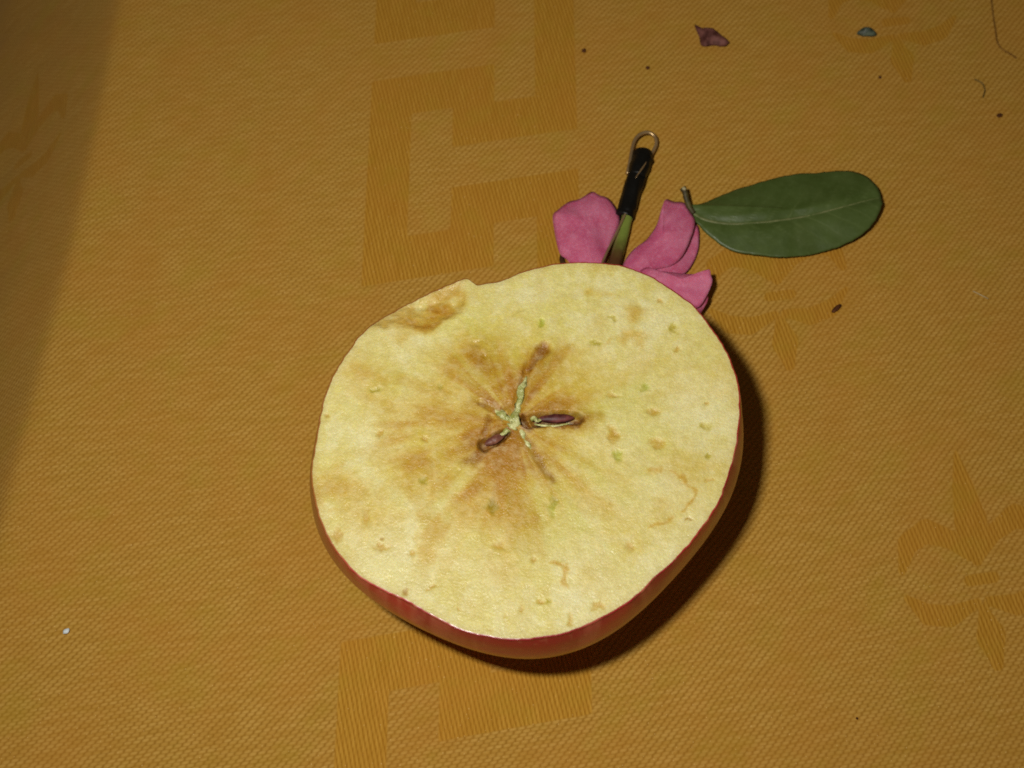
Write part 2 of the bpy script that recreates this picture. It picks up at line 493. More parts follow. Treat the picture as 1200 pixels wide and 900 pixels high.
CURVES = [([(785, 553), (800, 558), (811, 572), (812, 586), (803, 600)], 3.4, 0.8), ([(763, 555), (775, 552)], 6, 0.6), ([(765, 620), (784, 608)], 4.2, 0.65),
          ([(648, 661), (657, 660), (661, 672), (662, 688)], 4.2, 0.8), ([(733, 545), (745, 556)], 2.6, 0.25), ([(660, 530), (668, 540)], 2, 0.3),
          ([(470, 578), (500, 590), (535, 578)], 3.0, 0.32), ([(480, 503), (497, 508)], 2.5, 0.4), ([(440, 457), (452, 452)], 2.2, 0.3),
          ([(496, 600), (486, 650)], 6, 0.22), ([(392, 550), (405, 545)], 3, 0.35), ([(388, 600), (402, 596)], 4, 0.35), ([(597, 610), (600, 660)], 9, 0.22)]
for i, (pts, r, st) in enumerate(CURVES):
    s = seg(pts, r, 1.1, i + 30); brown = np.maximum(brown, s * st * (0.4 + fbm(X * 700, Y * 700, i)))
HALO = [(600, 490, 105, 85, 0, .36), (590, 500, 60, 60, 0, .30), (640, 440, 52, 42, 0, .50), (572, 442, 52, 46, 0, .48), (505, 488, 72, 26, 0, .44), (470, 462, 60, 36, 20, .36),
        (500, 548, 52, 30, 10, .50), (462, 532, 24, 18, 0, .35), (548, 572, 38, 14, -25, .38), (557, 522, 28, 36, -50, .62), (588, 545, 34, 28, 0, .50),
        (632, 545, 36, 28, 40, .52), (612, 588, 66, 34, 0, .34), (560, 600, 60, 30, 0, .26), (500, 620, 13, 46, 5, .28), (602, 640, 24, 44, 0, .30),
        (620, 608, 20, 20, 0, .30), (505, 368, 46, 17, -32, .52), (372, 585, 11, 36, 0, .40), (400, 570, 26, 26, 0, .28), (700, 342, 14, 9, 0, .36),
        (748, 368, 19, 13, 20, .36), (742, 394, 14, 9, 0, .34), (706, 402, 13, 7, -20, .38), (690, 560, 46, 30, 0, .26), (690, 450, 40, 40, 0, .18),
        (740, 590, 60, 22, 20, .20), (540, 425, 30, 30, 0, .32), (420, 430, 40, 40, 40, .22), (640, 620, 40, 40, 0, .15), (540, 660, 50, 40, 0, .12),
        (660, 420, 30, 20, 0, .30), (770, 430, 60, 50, 0, .10), (800, 560, 40, 40, 0, .12), (440, 620, 36, 30, 0, .16)]
soft = np.zeros_like(X)
for i, (px, py, rx, ry, rot, st) in enumerate(HALO):
    s = blob(px, py, rx * 1.1, ry * 1.1, rot, 1.7, i * 2)
    soft = 1 - (1 - soft) * (1 - s * min(0.9, st * (1.35 if px < 560 else 1.0)))
TH = np.arctan2(Y - CORE[1], X - CORE[0]); RD = np.hypot(X - CORE[0], Y - CORE[1])
ray = fbm(TH * 7 + 40, RD * 60, 12)                         # the grain runs out from the core
mott = fbm(X * 170, Y * 170, 14, 4)
soft = soft * (0.35 + 1.15 * sstep(0.33, 0.67, 0.5 * ray + 0.5 * mott))
soft = soft + 0.09 * sstep(0.50, 0.72, fbm(X * 130, Y * 130, 16, 4)) + 0.08 * sstep(0.5, 0.75, fbm(TH * 9 + 40, RD * 45, 18))
brown = np.maximum(brown, np.clip(soft, 0, 1))
DARKS = [([(622, 491), (690, 490)], 13, .45), ([(628, 492), (677, 490.5)], 8, 1.7), ([(560, 470), (598, 490), (604, 478), (616, 438)], 14, .30), ([(556, 528), (600, 502)], 17, .34), ([(602, 508), (640, 552)], 14, .30), ([(612, 446), (646, 420)], 18, .26), ([(575, 455), (560, 435)], 20, .20), ([(613, 490), (619, 498)], 6.5, 1.7), ([(553, 540), (575, 520), (594, 506)], 9, .7), ([(566, 522), (590, 509)], 7, 1.5), ([(612, 508), (626, 528), (645, 560)], 5.5, .75),  # browned core tissue, plus shade painted into the right seed's pocket
         ([(617, 433), (630, 418), (639, 408)], 6.5, .75), ([(562, 471), (580, 478)], 4.5, .6), ([(575, 488), (566, 516)], 4, .6), ([(596, 474), (588, 479)], 4.5, .6),
         ([(604, 480), (624, 455)], 8, .28), ([(555, 540), (572, 522)], 7, .35), ([(586, 540), (598, 512)], 9, .30), ([(610, 520), (600, 545)], 9, .22)]
cd = np.zeros_like(X)
for i, (pts, r, st) in enumerate(DARKS):
    cd = np.maximum(cd, seg(pts, r * 1.5, 1.2, i + 60) * st * (0.65 + 0.6 * fbm(X * 420, Y * 420, i + 5, 3)))
dark = np.maximum(dark, cd)
facet_c = fin * sstep(0.38, 0.62, fbm(X * 300 + 4, Y * 300, 22, 4) + 0.13)
orange = np.maximum(facet_c * 0.85, seg([(616, 436), (638, 406)], 9, 0.8, 77) * 0.9)
edge = sstep(0.955, 1.0, np.concatenate([[0], np.repeat(fr, NA)]))

def lerp(c, col, f): return c + (np.array(col)[None, :] - c) * f[:, None]
pale = np.array(srgb(226, 217, 154)); yel = np.array(srgb(215, 203, 106))
tone = np.clip(sstep(0.32, 0.70, fbm(X * 120 + 9, Y * 120, 25, 4)) * 0.55 + 0.55 * (1 - sstep(0.010, 0.028, RD)), 0, 1)
colr = pale[None, :] * (1 - tone[:, None]) + yel[None, :] * tone[:, None]
cell = sstep(0.45, 0.66, fbm(X * 420 + 13, Y * 420, 61, 3))
colr = lerp(colr, srgb(232, 226, 178), 0.42 * cell)
colr = lerp(colr, srgb(204, 186, 96), 0.30 * sstep(0.5, 0.7, fbm(X * 300 + 33, Y * 300, 63, 3)))
colr = lerp(colr, srgb(200, 205, 100), 0.36 * sstep(0.42, 0.72, fbm(TH * 4 + 30, RD * 40, 27)) * sstep(0.006, 0.014, RD) * (1 - sstep(0.02, 0.03, RD)))
def stain(c, t, f): return c * np.power(np.array(t)[None, :], np.clip(f, 0, 1.6)[:, None])
colr = stain(colr, (0.70, 0.44, 0.115), np.maximum(np.clip(brown, 0, 1) * (1.0 + 0.40 * (1 - sstep(0.008, 0.022, RD))), dark))
colr = stain(colr, (0.55, 0.66, 0.16), green * 0.8)
colr = stain(colr, (0.72, 0.44, 0.13), orange * 0.68)
colr = colr * np.power(np.array((0.52, 0.37, 0.15))[None, :], np.clip(dark * 1.15, 0, 2.2)[:, None])
colr = lerp(colr, srgb(198, 178, 118), edge * 0.35)
colr *= (0.93 + 0.14 * fbm(X * 1700, Y * 1700, 29, 2))[:, None]

Z = HC - dz + 0.00030 * (fbm(X * 70, Y * 70, 33, 3) - 0.5) + 0.00010 * (fbm(X * 900, Y * 900, 35, 2) - 0.5)
rim = Z[-NA:].copy()

apple = empty('apple_half', (CORE[0], CORE[1], 0))
tag(apple, 'red skinned apple half lying cut side up with browning flesh and star core', 'apple')

def flesh_material():
    n = NT('apple_flesh')
    c = n.attr('flesh_colour')
    g = n.noise(2600, 2, 0.6); g2 = n.noise(700, 3, 0.6)
    c = n.mix(n.math('MULTIPLY', n.ramp(g2, 0.45, 0.75), 0.22), c, srgb(238, 230, 180))
    c = n.mix(n.math('MULTIPLY', n.ramp(g, 0.62, 0.40), 0.20), c, srgb(178, 156, 84))
    n.set(color=c, rough=n.fmix(n.ramp(g2, 0.3, 0.7), 0.28, 0.55), spec=0.42, sss=0.30)
    n.bsdf.inputs['Subsurface Radius'].default_value = (1.0, 0.75, 0.35)
    n.bsdf.inputs['Subsurface Scale'].default_value = 0.0016
    n.bump(n.math('ADD', g, n.math('MULTIPLY', g2, 0.7)), 0.55, 0.00025)
    return n.mat
fv = np.stack([X, Y, Z], -1)
ii = np.arange(NA); jj = (ii + 1) % NA
fcs = [(0, 1 + a, 1 + b) for a, b in zip(ii, jj)]
for r in range(NR - 1):
    b0 = 1 + r * NA; b1 = b0 + NA
    fcs += list(zip((b0 + ii).tolist(), (b1 + ii).tolist(), (b1 + jj).tolist(), (b0 + jj).tolist()))
flesh = mesh_obj('flesh', fv, fcs, flesh_material(), apple, (CORE[0], CORE[1], 0))
add_attr(flesh, 'flesh_colour', 'FLOAT_COLOR', np.concatenate([colr, np.ones((len(colr), 1))], 1))
flesh['label'] = 'pale yellow cut flesh with brown bruises'

# peel: from the cut rim out over the equator and down to the hollow end it stands on
PROF = np.array([(1.0, 1.0), (0.94, 1.019), (0.87, 1.032), (0.79, 1.038), (0.70, 1.029), (0.58, 0.994), (0.45, 0.940), (0.32, 0.855), (0.20, 0.745), (0.10, 0.620),
                 (0.03, 0.500), (0.0, 0.400), (0.03, 0.300), (0.11, 0.190), (0.19, 0.090), (0.21, 0.02)])
tt = np.linspace(0, len(PROF) - 1, 90)
def cat(vals):
    out = []
    for t in tt:
        i = min(int(t), len(vals) - 2); f = t - i
        p0 = vals[max(i - 1, 0)]; p1 = vals[i]; p2 = vals[i + 1]; p3 = vals[min(i + 2, len(vals) - 1)]
        out.append(0.5 * (2 * p1 + (p2 - p0) * f + (2 * p0 - 5 * p1 + 4 * p2 - p3) * f * f + (3 * p1 - p0 - 3 * p2 + p3) * f ** 3))
    return np.array(out)
zf, rf = cat(PROF[:, 0]), cat(PROF[:, 1])
zf = np.maximum(zf, 0)
meanR = Rth.mean()
wide = np.real(np.fft.ifft(np.fft.fft(Rth) * (np.minimum(np.arange(NA), NA - np.arange(NA)) < 7)))
pv = []
for k in range(len(tt)):
    bl = min(1.0, (1 - zf[k]) / 0.15) if k else 0
    base = Rth * (1 - bl) + wide * bl
    bl2 = max(0.0, min(1.0, (0.6 - zf[k]) / 0.5))
    base = base * (1 - bl2) + meanR * bl2
    lob = 1 + 0.018 * np.cos(5 * th + 0.6) * (1 - zf[k]) + 0.003 * (fbm(th * 3 + 60, th * 0 + k * 0.08, 51) - 0.5)
    r = base * (1 + (rf[k] - 1) ) * (lob if k else 1)
    sh = sstep(0.0, 0.35, 1 - zf[k])
    z = zf[k] * rim
    if k == 0:
        # rounded lip where the knife went through the skin
        lipr = 0.00022 + 0.00022 * fbm(th * 40 + 80, 0 * th, 53)
        for a in (90, 72, 55, 35, 15):
            q = math.radians(a)
            pv.append(np.stack([CORE[0] + (Rth + lipr * math.cos(q)) * np.cos(th), CORE[1] + (Rth + lipr * math.cos(q)) * np.sin(th), rim + 0.00004 - lipr * (1 - math.sin(q))], -1))
        continue
    r = r + 0.00018 * max(0, 1 - (1 - zf[k]) * 8)
    pv.append(np.stack([CORE[0] + 0.0004 * sh + r * np.cos(th), CORE[1] + 0.0002 * sh + r * np.sin(th), z], -1))
npr = len(pv)
pv = np.concatenate(pv)
pf = []
for k in range(npr - 1):
    b0 = k * NA; b1 = b0 + NA
    pf += list(zip((b0 + ii).tolist(), (b1 + ii).tolist(), (b1 + jj).tolist(), (b0 + jj).tolist()))
pf.append(tuple(((npr - 1) * NA + ii).tolist()))
pth = np.tile(th, npr)
pz = pv[:, 2] / HC
streak = fbm(pth * 14 + 70, pz * 1.4, 55, 4); pat = fbm(pth * 3 + 70, pz * 3, 57, 3)
low = np.clip((0.90 - pz) / 0.42, 0, 1)
red = np.array(srgb(172, 48, 44)); deep = np.array(srgb(150, 32, 40)); blush = np.array(srgb(212, 124, 94)); gold = np.array(srgb(206, 150, 76))
pc = red[None] + (deep - red)[None] * sstep(0.45, 0.65, pat)[:, None]
pc = lerp(pc, blush, np.clip(low * 0.72 + 0.40 * sstep(0.48, 0.72, streak), 0, 1) * 0.8)
pc = lerp(pc, gold, 0.25 * sstep(0.5, 1.0, low) * sstep(0.4, 0.7, streak))
# the side that grew in the shade is tan and yellow instead of red
shade_side = sstep(0.10, 0.62, np.cos(pth - math.radians(150)) + 0.25 * (pat - 0.5))
pc = lerp(pc, srgb(158, 104, 44), shade_side * 0.9)
dots = sstep(0.80, 0.88, vnoise(pth * 46 + 90, pz * 42, 59))
pc = lerp(pc, srgb(206, 160, 110), dots * 0.12)
def peel_material():
    n = NT('apple_peel')
    c = n.attr('peel_colour')
    g = n.noise(900, 2, 0.6)
    n.set(color=c, rough=n.fmix(g, 0.25, 0.42), spec=0.5, sss=0.05, coat=0.3, coat_rough=0.16)
    n.bsdf.inputs['Subsurface Radius'].default_value = (1.0, 0.4, 0.2)
    n.bsdf.inputs['Subsurface Scale'].default_value = 0.001
    n.bump(n.noise(300, 3, 0.6), 0.08, 0.0003)
    return n.mat
peel = mesh_obj('peel', pv, pf, peel_material(), apple, (CORE[0], CORE[1], 0))
add_attr(peel, 'peel_colour', 'FLOAT_COLOR', np.concatenate([pc, np.ones((len(pc), 1))], 1))
peel['label'] = 'glossy red apple skin below the cut'

def simple(name, c0, c1, scale=400, rough=0.5, spec=0.4, bump=0.25, bdist=0.0003, sss=0.0, lo=0.35, hi=0.7):
    n = NT(name)
    g = n.noise(scale, 4, 0.6)
    n.set(color=n.mix(n.ramp(g, lo, hi), c0, c1), rough=rough, spec=spec, sss=sss)
    if sss:
        n.bsdf.inputs['Subsurface Scale'].default_value = 0.001
    if bump: n.bump(n.noise(scale * 2.2, 3, 0.6), bump, bdist)
    return n.mat

m_carpel = simple('carpel_fibre', srgb(142, 146, 66), srgb(218, 216, 154), 900, 0.26, 0.6, 0.6, 0.0005)
m_seed = simple('apple_seed', srgb(62, 22, 22), srgb(124, 66, 62), 420, 0.52, 0.35, 0.35, 0.0003)
m_seed2 = simple('pale_seed', srgb(96, 52, 42), srgb(140, 92, 70), 600, 0.45, 0.4, 0.4, 0.0003)

def fibre(pts, rr, name, parent, seed, squash=0.6):
    v, f = tube([at(x, y, HC - (d + 0.04) / MM) for x, y, d in pts], [r * 0.9 / PXM for r in rr], 14, squash * 0.8, 0.55, seed)
    return mesh_obj(name, v, f, m_carpel, parent, tuple(v[0]))
core = fibre([(599, 507, .5), (601, 501, .1), (604, 495, .2), (603, 489, .0), (606, 482, .4)], [3.0, 7.2, 5.6, 6.2, 3.2], 'core', apple, 1, 0.45)
fibre([(606, 484, .3), (607, 475, .15), (610, 467, .0), (610, 459, .15), (613, 451, .0), (617, 441, .4)], [2.4, 3.8, 3.2, 4.6, 3.4, 0.8], 'carpel_wall', core, 2, 0.45)
fibre([(609, 470, .25), (612, 460, .1), (614, 447, .3)], [0.8, 1.6, 0.6], 'carpel_wall', core, 12, 0.6)
fibre([(599, 495, .4), (594, 490, .1), (588, 485, .0), (582, 482, .3), (574, 477, .5)], [1.6, 3.0, 4.8, 2.4, 0.6], 'carpel_wall', core, 3, 0.5)
fibre([(597, 488, .3), (591, 483, .2), (584, 479, .5)], [0.7, 1.6, 0.6], 'carpel_wall', core, 13, 0.6)
fibre([(609, 501, .35), (612, 508, .05), (614, 515, .25), (619, 522, .15), (622, 528, .35), (628, 535, .7)], [1.4, 3.0, 2.0, 2.8, 2.0, 0.7], 'carpel_wall', core, 4, 0.5)
fibre([(600, 501, .3), (594, 504, .15), (590, 508, .4), (585, 510, .6)], [1.6, 3.4, 2.4, 1.2], 'carpel_wall', core, 5, 0.5)
fibre([(609, 484, .3), (613, 482, .2), (617, 484, .5)], [1.0, 1.8, 0.6], 'carpel_wall', core, 6, 0.6)
fibre([(622, 492, .5), (626, 490, .3), (629, 493, .45), (634, 492, .8)], [1.6, 3.4, 2.4, 1.2], 'carpel_wall', core, 7, 0.6)
fibre([(626, 497, .35), (640, 499, .2), (656, 498.5, .25), (668, 496, .4)], [0.7, 1.5, 1.3, 0.6], 'carpel_wall', core, 8, 0.6)

def seed(a, b, w, depth, mat, name='seed', label=None, sd=0):
    A = at(a[0], a[1], HC - depth / MM); B = at(b[0], b[1], HC - depth / MM)
    ks = [0, .08, .25, .5, .75, .93, 1.0]; ws = [.05, .4, .78, 1.0, .85, .42, .05]
    v, f = tube([A + (B - A) * k for k in ks], [w / PXM * q for q in ws], 16, 0.7, 0.03, sd)
    ob = mesh_obj(name, v, f, mat, apple, tuple((A + B) / 2))
    if label: ob['label'] = label
    return ob
seed((630, 491), (673, 489.5), 5.6, 1.05, m_seed, label='dark maroon seed in its cavity right of the core', sd=3)
seed((592, 509), (568, 521), 5.4, 0.85, m_seed2, label='small pale brown seed lower left of the core', sd=8)

# ------------------------------------------------------------------ the pink flower with its wired stem
FCEN = at(716, 330, 0.003)
def blade(name, outline, zfun, mat, parent, rings=9, thick=0.00022, dense=4, jag=0.0, seed=0):
    """thin curved leaf or petal: outline of photo points with heights, filled towards its middle"""
    pts = []
    n = len(outline)
    O = np.array([at(x, y, z / MM) for x, y, z in outline])
    for i in range(n):
        p0, p1, p2, p3 = O[i - 1], O[i], O[(i + 1) % n], O[(i + 2) % n]
        for k in range(dense):
            t = k / dense
            pts.append(0.5 * ((2 * p1) + (-p0 + p2) * t + (2 * p0 - 5 * p1 + 4 * p2 - p3) * t * t + (-p0 + 3 * p1 - 3 * p2 + p3) * t ** 3))
    B = np.array(pts); m = len(B)
    c = B.mean(0)
    if jag:
        dirs = B - c; dirs[:, 2] = 0
        dirs /= np.linalg.norm(dirs, axis=1)[:, None]
        B = B + dirs * (jag * (vnoise(np.arange(m) * 0.9, np.zeros(m), seed) - 0.5))[:, None]
    verts = [c]; faces = []
    for r in range(1, rings + 1):
        verts += list(c + (B - c) * (r / rings))
    V = np.array(verts)
    rr = np.concatenate([[0], np.repeat(np.arange(1, rings + 1) / rings, m)])
    V[:, 2] += zfun(V[:, 0], V[:, 1], rr)
    for i in range(m): faces.append((0, 1 + i, 1 + (i + 1) % m))
    for r in range(rings - 1):
        b0 = 1 + r * m; b1 = b0 + m
        for i in range(m): faces.append((b0 + i, b1 + i, b1 + (i + 1) % m, b0 + (i + 1) % m))
    ob = mesh_obj(name, V, faces, mat, parent, tuple(c))
    fx, fy = V[:, 0] - FCEN[0], V[:, 1] - FCEN[1]
    ra = np.hypot(fx, fy); aa = np.arctan2(fy, fx)
    add_attr(ob, 'vein', 'FLOAT', 0.55 * fbm(aa * 26 + 50, ra * 60, 83, 3) + 0.45 * fbm(aa * 5 + 50, ra * 110, 85 + seed, 3) + 0.20 * (0.5 - np.clip(ra / 0.018, 0, 1)))
    s = ob.modifiers.new('thickness', 'SOLIDIFY'); s.thickness = thick; s.offset = 0
    # flip so the normal looks up
    if ob.data.polygons[0].normal.z < 0: ob.data.flip_normals()
    return ob

def petal_material():
    n = NT('pink_petal')
    g = n.noise(260, 4, 0.6); v = n.noise(1700, 2, 0.6); w = n.noise(90, 2, 0.5)
    c = n.mix(n.ramp(g, 0.3, 0.72), srgb(194, 90, 122), srgb(208, 118, 146))
    c = n.mix(n.math('MULTIPLY', n.ramp(v, 0.45, 0.75), 0.35), c, srgb(228, 152, 182))
    c = n.mix(n.math('MULTIPLY', n.ramp(w, 0.5, 0.75), 0.35), c, srgb(168, 46, 92))
    vn = n.attr('vein', 'Fac')
    c = n.mix(n.math('MULTIPLY', n.ramp(vn, 0.35, 0.8), 0.5), c, srgb(176, 62, 106))
    n.set(color=c, rough=0.6, spec=0.22, sss=0.15)
    n.bsdf.inputs['Subsurface Scale'].default_value = 0.0008
    n.bump(n.math('ADD', v, g), 0.18, 0.0002)
    return n.mat
m_petal = petal_material()
fbase = at(722, 318, 0.0)
flower = empty('wired_flower', (fbase[0], fbase[1], 0))
tag(flower, 'pink flower with black taped stem and wire loop lying behind the apple', 'flower')

def dome(amp, sd, rip=0.0006):
    return lambda x, y, r: amp * (1 - r ** 2) + rip * (fbm(x * 160, y * 160, sd, 3) - 0.5) * 2
blade('petal', [(648, 254, 2.2), (654, 246.5, 2.2), (667, 236.5, 1.6), (679, 233.5, 2.2), (693, 225.5, 1.4), (702, 230, 2.4), (713, 233.5, 2.0), (721, 243, 2.4),
                (726, 258, 2.0), (719, 278, 2.2), (712, 296, 2.8), (706, 312, 3.2), (690, 320, 3.2), (673, 313, 3.0), (664, 304, 2.6), (656, 297, 2.4), (651, 277, 2.2)],
      dome(0.0016, 61), m_petal, flower, seed=1)
blade('petal', [(814, 262, 1.6), (819, 274, 1.4), (817, 296, 1.2), (804, 319, 1.4), (785, 325, 2.2), (764, 322, 2.6), (758, 302, 1.6), (788, 268, 1.4)],
      dome(0.0006, 63), m_petal, flower, seed=2)
blade('petal', [(780, 234, 3.4), (790, 236.5, 3.0), (801, 238, 3.2), (808, 247, 3.2), (814, 259, 3.2), (810.5, 276, 3.6), (800, 299, 3.6), (787, 310, 3.6), (767, 315, 4.0),
                (748, 326, 4.0), (731, 326, 4.0), (731, 309, 3.6), (743, 292, 3.4), (759, 279.5, 3.6), (770, 263, 4.2), (775.5, 245, 4.2)],
      dome(0.0014, 65), m_petal, flower, seed=3)
blade('petal', [(756, 314, 4.6), (772, 318, 4.6), (787, 320, 5.0), (801, 321.5, 5.4), (815, 321, 7.0), (824, 317.5, 8.2), (831.5, 315.5, 8.4), (833, 322, 7.6), (834.5, 331, 7.0),
                (827, 349, 6.4), (817, 361, 6.0), (800, 358, 5.4), (780, 350, 4.8), (760, 338, 4.2), (745, 325, 4.0)],
      dome(0.0010, 67), m_petal, flower, seed=4)
blade('petal', [(828, 346, 5.4), (829, 353, 4.4), (823, 364, 3.6), (817, 370, 3.6), (806, 362, 4.2), (816, 352, 5.2)],
      dome(0.0006, 69), m_petal, flower, seed=5)

m_stem = NT('green_stem')
_g = m_stem.noise(260, 3, 0.6)
_tc = m_stem.t.nodes.new('ShaderNodeSeparateXYZ'); m_stem.link(m_stem.coord(), _tc.inputs[0])
_f = m_stem.ramp(m_stem.math('ADD', _tc.outputs[1], m_stem.math('MULTIPLY', _g, 0.004)), -0.0025, -0.0095)
m_stem.set(color=m_stem.mix(_f, m_stem.mix(_g, srgb(92, 110, 40), srgb(140, 152, 70)), srgb(84, 54, 30)), rough=0.3, spec=0.5)
m_stem.bump(m_stem.noise(900, 3, 0.6), 0.3, 0.0003)
m_tape = NT('black_tape')
_g = m_tape.noise(500, 3, 0.6)
m_tape.set(color=m_tape.mix(_g, (0.003, 0.003, 0.0025), (0.007, 0.0065, 0.005)), rough=0.42, spec=0.22)
m_tape.bump(m_tape.noise(420, 3, 0.6), 0.35, 0.0004)
m_wire = NT('silver_wire')
_g = m_wire.noise(600, 3, 0.6)
m_wire.set(color=m_wire.mix(_g, srgb(150, 116, 72), srgb(196, 170, 126)), rough=0.28, metal=0.65)

SZ = 2.0
v, f = tube([at(738, 246, SZ / MM), at(733, 262, SZ / MM), at(727, 285, SZ / MM), at(719, 312, 2.6 / MM), at(714, 326, 3.2 / MM)], [q / 5700 for q in (6.8, 7.0, 7.6, 8.4, 9.0)], 18, 1, 0.08, 3)
mesh_obj('stem', v, f, m_stem.mat, flower, tuple(at(735, 256, SZ / MM)))
v, f = tube([at(754.5, 178, SZ / MM), at(753, 184, SZ / MM), at(748, 200, SZ / MM), at(742, 220, SZ / MM), at(735, 243, SZ / MM), at(731.3, 254.5, SZ / MM)],
            [q / 5350 for q in (10.0, 11.6, 10.6, 11.2, 10.4, 10.8)], 24, 0.9, 0.10, 6)
tape = mesh_obj('tape', v, f, m_tape.mat, flower, tuple(at(742, 216, SZ / MM)))
# overlapping turn of tape
v, f = tube([at(753.2, 185, 2.2 / MM), at(750, 195, 2.2 / MM), at(746, 208, 2.2 / MM)], [q / 5350 for q in (11.9, 12.0, 11.4)], 24, 0.9, 0.10, 16)
mesh_obj('tape_end', v, f, m_tape.mat, tape, tuple(at(750, 195, SZ / MM)))
LOOP = [(735, 204, 1.6), (738, 190, 1.8), (740, 178, 2.0), (743.5, 165, 2.3), (750, 157.5, 2.6), (759, 155, 2.6), (767, 159.5, 2.3), (769, 168, 2.0), (765.5, 177, 1.9), (757, 192, 2.2)]
v, f = tube([at(x, y, z / MM) for x, y, z in LOOP], [0.00040] * len(LOOP), 10)
mesh_obj('wire_loop', v, f, m_wire.mat, flower, tuple(at(755, 168, 0.002)))
SW = [(733, 250, 3.4), (729.5, 258, 3.4), (722, 274, 3.5), (713, 292, 3.7), (704, 312, 4.0), (699, 324, 4.0)]
v, f = tube([at(x, y, z / MM) for x, y, z in SW], [0.00027] * len(SW), 8)
mesh_obj('stem_wire', v, f, m_wire.mat, flower, tuple(at(718, 282, 0.003)))
v, f = tube([at(757.5, 190, 4.05 / MM), at(752, 198, 4.25 / MM), at(745, 208, 4.1 / MM)], [0.00010, 0.00020, 0.00008], 8)
mesh_obj('wire_end', v, f, m_wire.mat, flower, tuple(at(751, 199, 0.004)))
m_sepal = simple('dry_sepal', srgb(56, 34, 18), srgb(86, 56, 30), 500, 0.6, 0.3)
v, f = tube([at(659, 297, 0.8 / MM), at(658.5, 304, 1.0 / MM), at(662, 316, 1.6 / MM)], [0.00034, 0.00055, 0.0006], 8)
mesh_obj('sepal', v, f, m_sepal, flower, tuple(at(660, 305, 0.001)))
v, f = tube([at(714, 322, 3.2 / MM), at(712, 330, 3.6 / MM), at(709, 342, 3.8 / MM), at(707, 350, 3.4 / MM)], [0.0015, 0.0026, 0.0030, 0.0012], 16, 1, 0.1, 9)
mesh_obj('calyx', v, f, m_stem.mat, flower, tuple(at(711, 334, 0.003)))

# ------------------------------------------------------------------ green leaf
MID = [(810, 246), (827, 256.5), (857, 261), (897, 260), (943, 254), (978, 247), (1013, 238), (1030, 234)]
lb = at(915, 255, 0)
leaf = empty('fallen_leaf', (lb[0], lb[1], 0))
tag(leaf, 'dark green oval leaf with pale midrib lying right of the pink petals', 'leaf')
midw = np.array([at(x, y, 0.003)[:2] for x, y in MID])
def dist_mid(x, y):
    best = np.full(np.shape(x), 9.0)
    for a, b in zip(midw[:-1], midw[1:]):
        d = b - a
        t = np.clip(((x - a[0]) * d[0] + (y - a[1]) * d[1]) / (d @ d), 0, 1)
        best = np.minimum(best, np.hypot(x - a[0] - t * d[0], y - a[1] - t * d[1]))
    return best
def leaf_z(x, y, r):
    d = dist_mid(x, y)
    return 0.0010 * (1 - r ** 2) - 0.0005 * np.exp(-(d / 0.0012) ** 2) + 0.0005 * (fbm(x * 110, y * 110, 71, 3) - 0.5) * 2
LEAF = [(808, 240, 3.0), (817, 239.5, 2.8), (827, 236.5, 2.4), (841, 230.5, 2.0), (855, 225, 1.8), (870, 219.5, 1.6), (885, 215.5, 1.6), (902, 210.5, 1.6), (920, 206.5, 1.6),
        (938, 204, 1.6), (955, 203, 1.6), (973, 201, 1.8), (990, 200, 2.0), (1001, 201, 2.2), (1011, 204, 2.6), (1019, 209, 3.0), (1025, 215.5, 3.4), (1030, 223, 3.8),
        (1033, 231, 4.2), (1034, 238, 4.2), (1032, 245, 4.0), (1028, 254, 3.6), (1022.5, 263, 3.2), (1014, 272, 2.8), (1004, 279.5, 2.4), (991, 286.5, 2.0), (978, 291.5, 1.8),
        (963, 295.5, 1.6), (948, 299, 1.6), (934, 300.5, 1.6), (920, 301.5, 1.8), (902, 300.5, 1.8), (885, 298, 2.0), (870, 296, 2.0), (857, 292.5, 2.0), (846, 287, 2.2),
        (836, 279.5, 2.4), (827, 272, 2.6), (819.5, 263.5, 2.8), (814, 256.5, 3.0), (810, 249, 3.0)]
def leaf_material():
    n = NT('leaf_green')
    g = n.noise(180, 4, 0.6); f2 = n.noise(1100, 3, 0.6)
    c = n.mix(n.ramp(g, 0.3, 0.7), srgb(64, 80, 32), srgb(76, 92, 44))
    c = n.mix(n.math('MULTIPLY', n.ramp(f2, 0.5, 0.75), 0.15), c, srgb(104, 122, 78))
    vein = n.attr('vein', 'Fac')
    c = n.mix(n.math('MULTIPLY', vein, 0.18), c, srgb(120, 132, 80))
    c = n.mix(n.math('MULTIPLY', n.ramp(n.noise(70, 2, 0.5), 0.55, 0.75), 0.12), c, srgb(88, 84, 50))
    n.set(color=c, rough=0.42, spec=0.38)
    n.bump(n.math('ADD', n.math('MULTIPLY', f2, 0.5), n.math('MULTIPLY', vein, -0.6)), 0.30, 0.00022)
    return n.mat
m_leaf = leaf_material()
lf = blade('leaf_blade', LEAF, leaf_z, m_leaf, leaf, rings=26, thick=0.0003, dense=5, jag=0.0002, seed=7)
co = np.array([vv.co[:] for vv in lf.data.vertices]) + np.array(lf.location) + np.array(leaf.location)
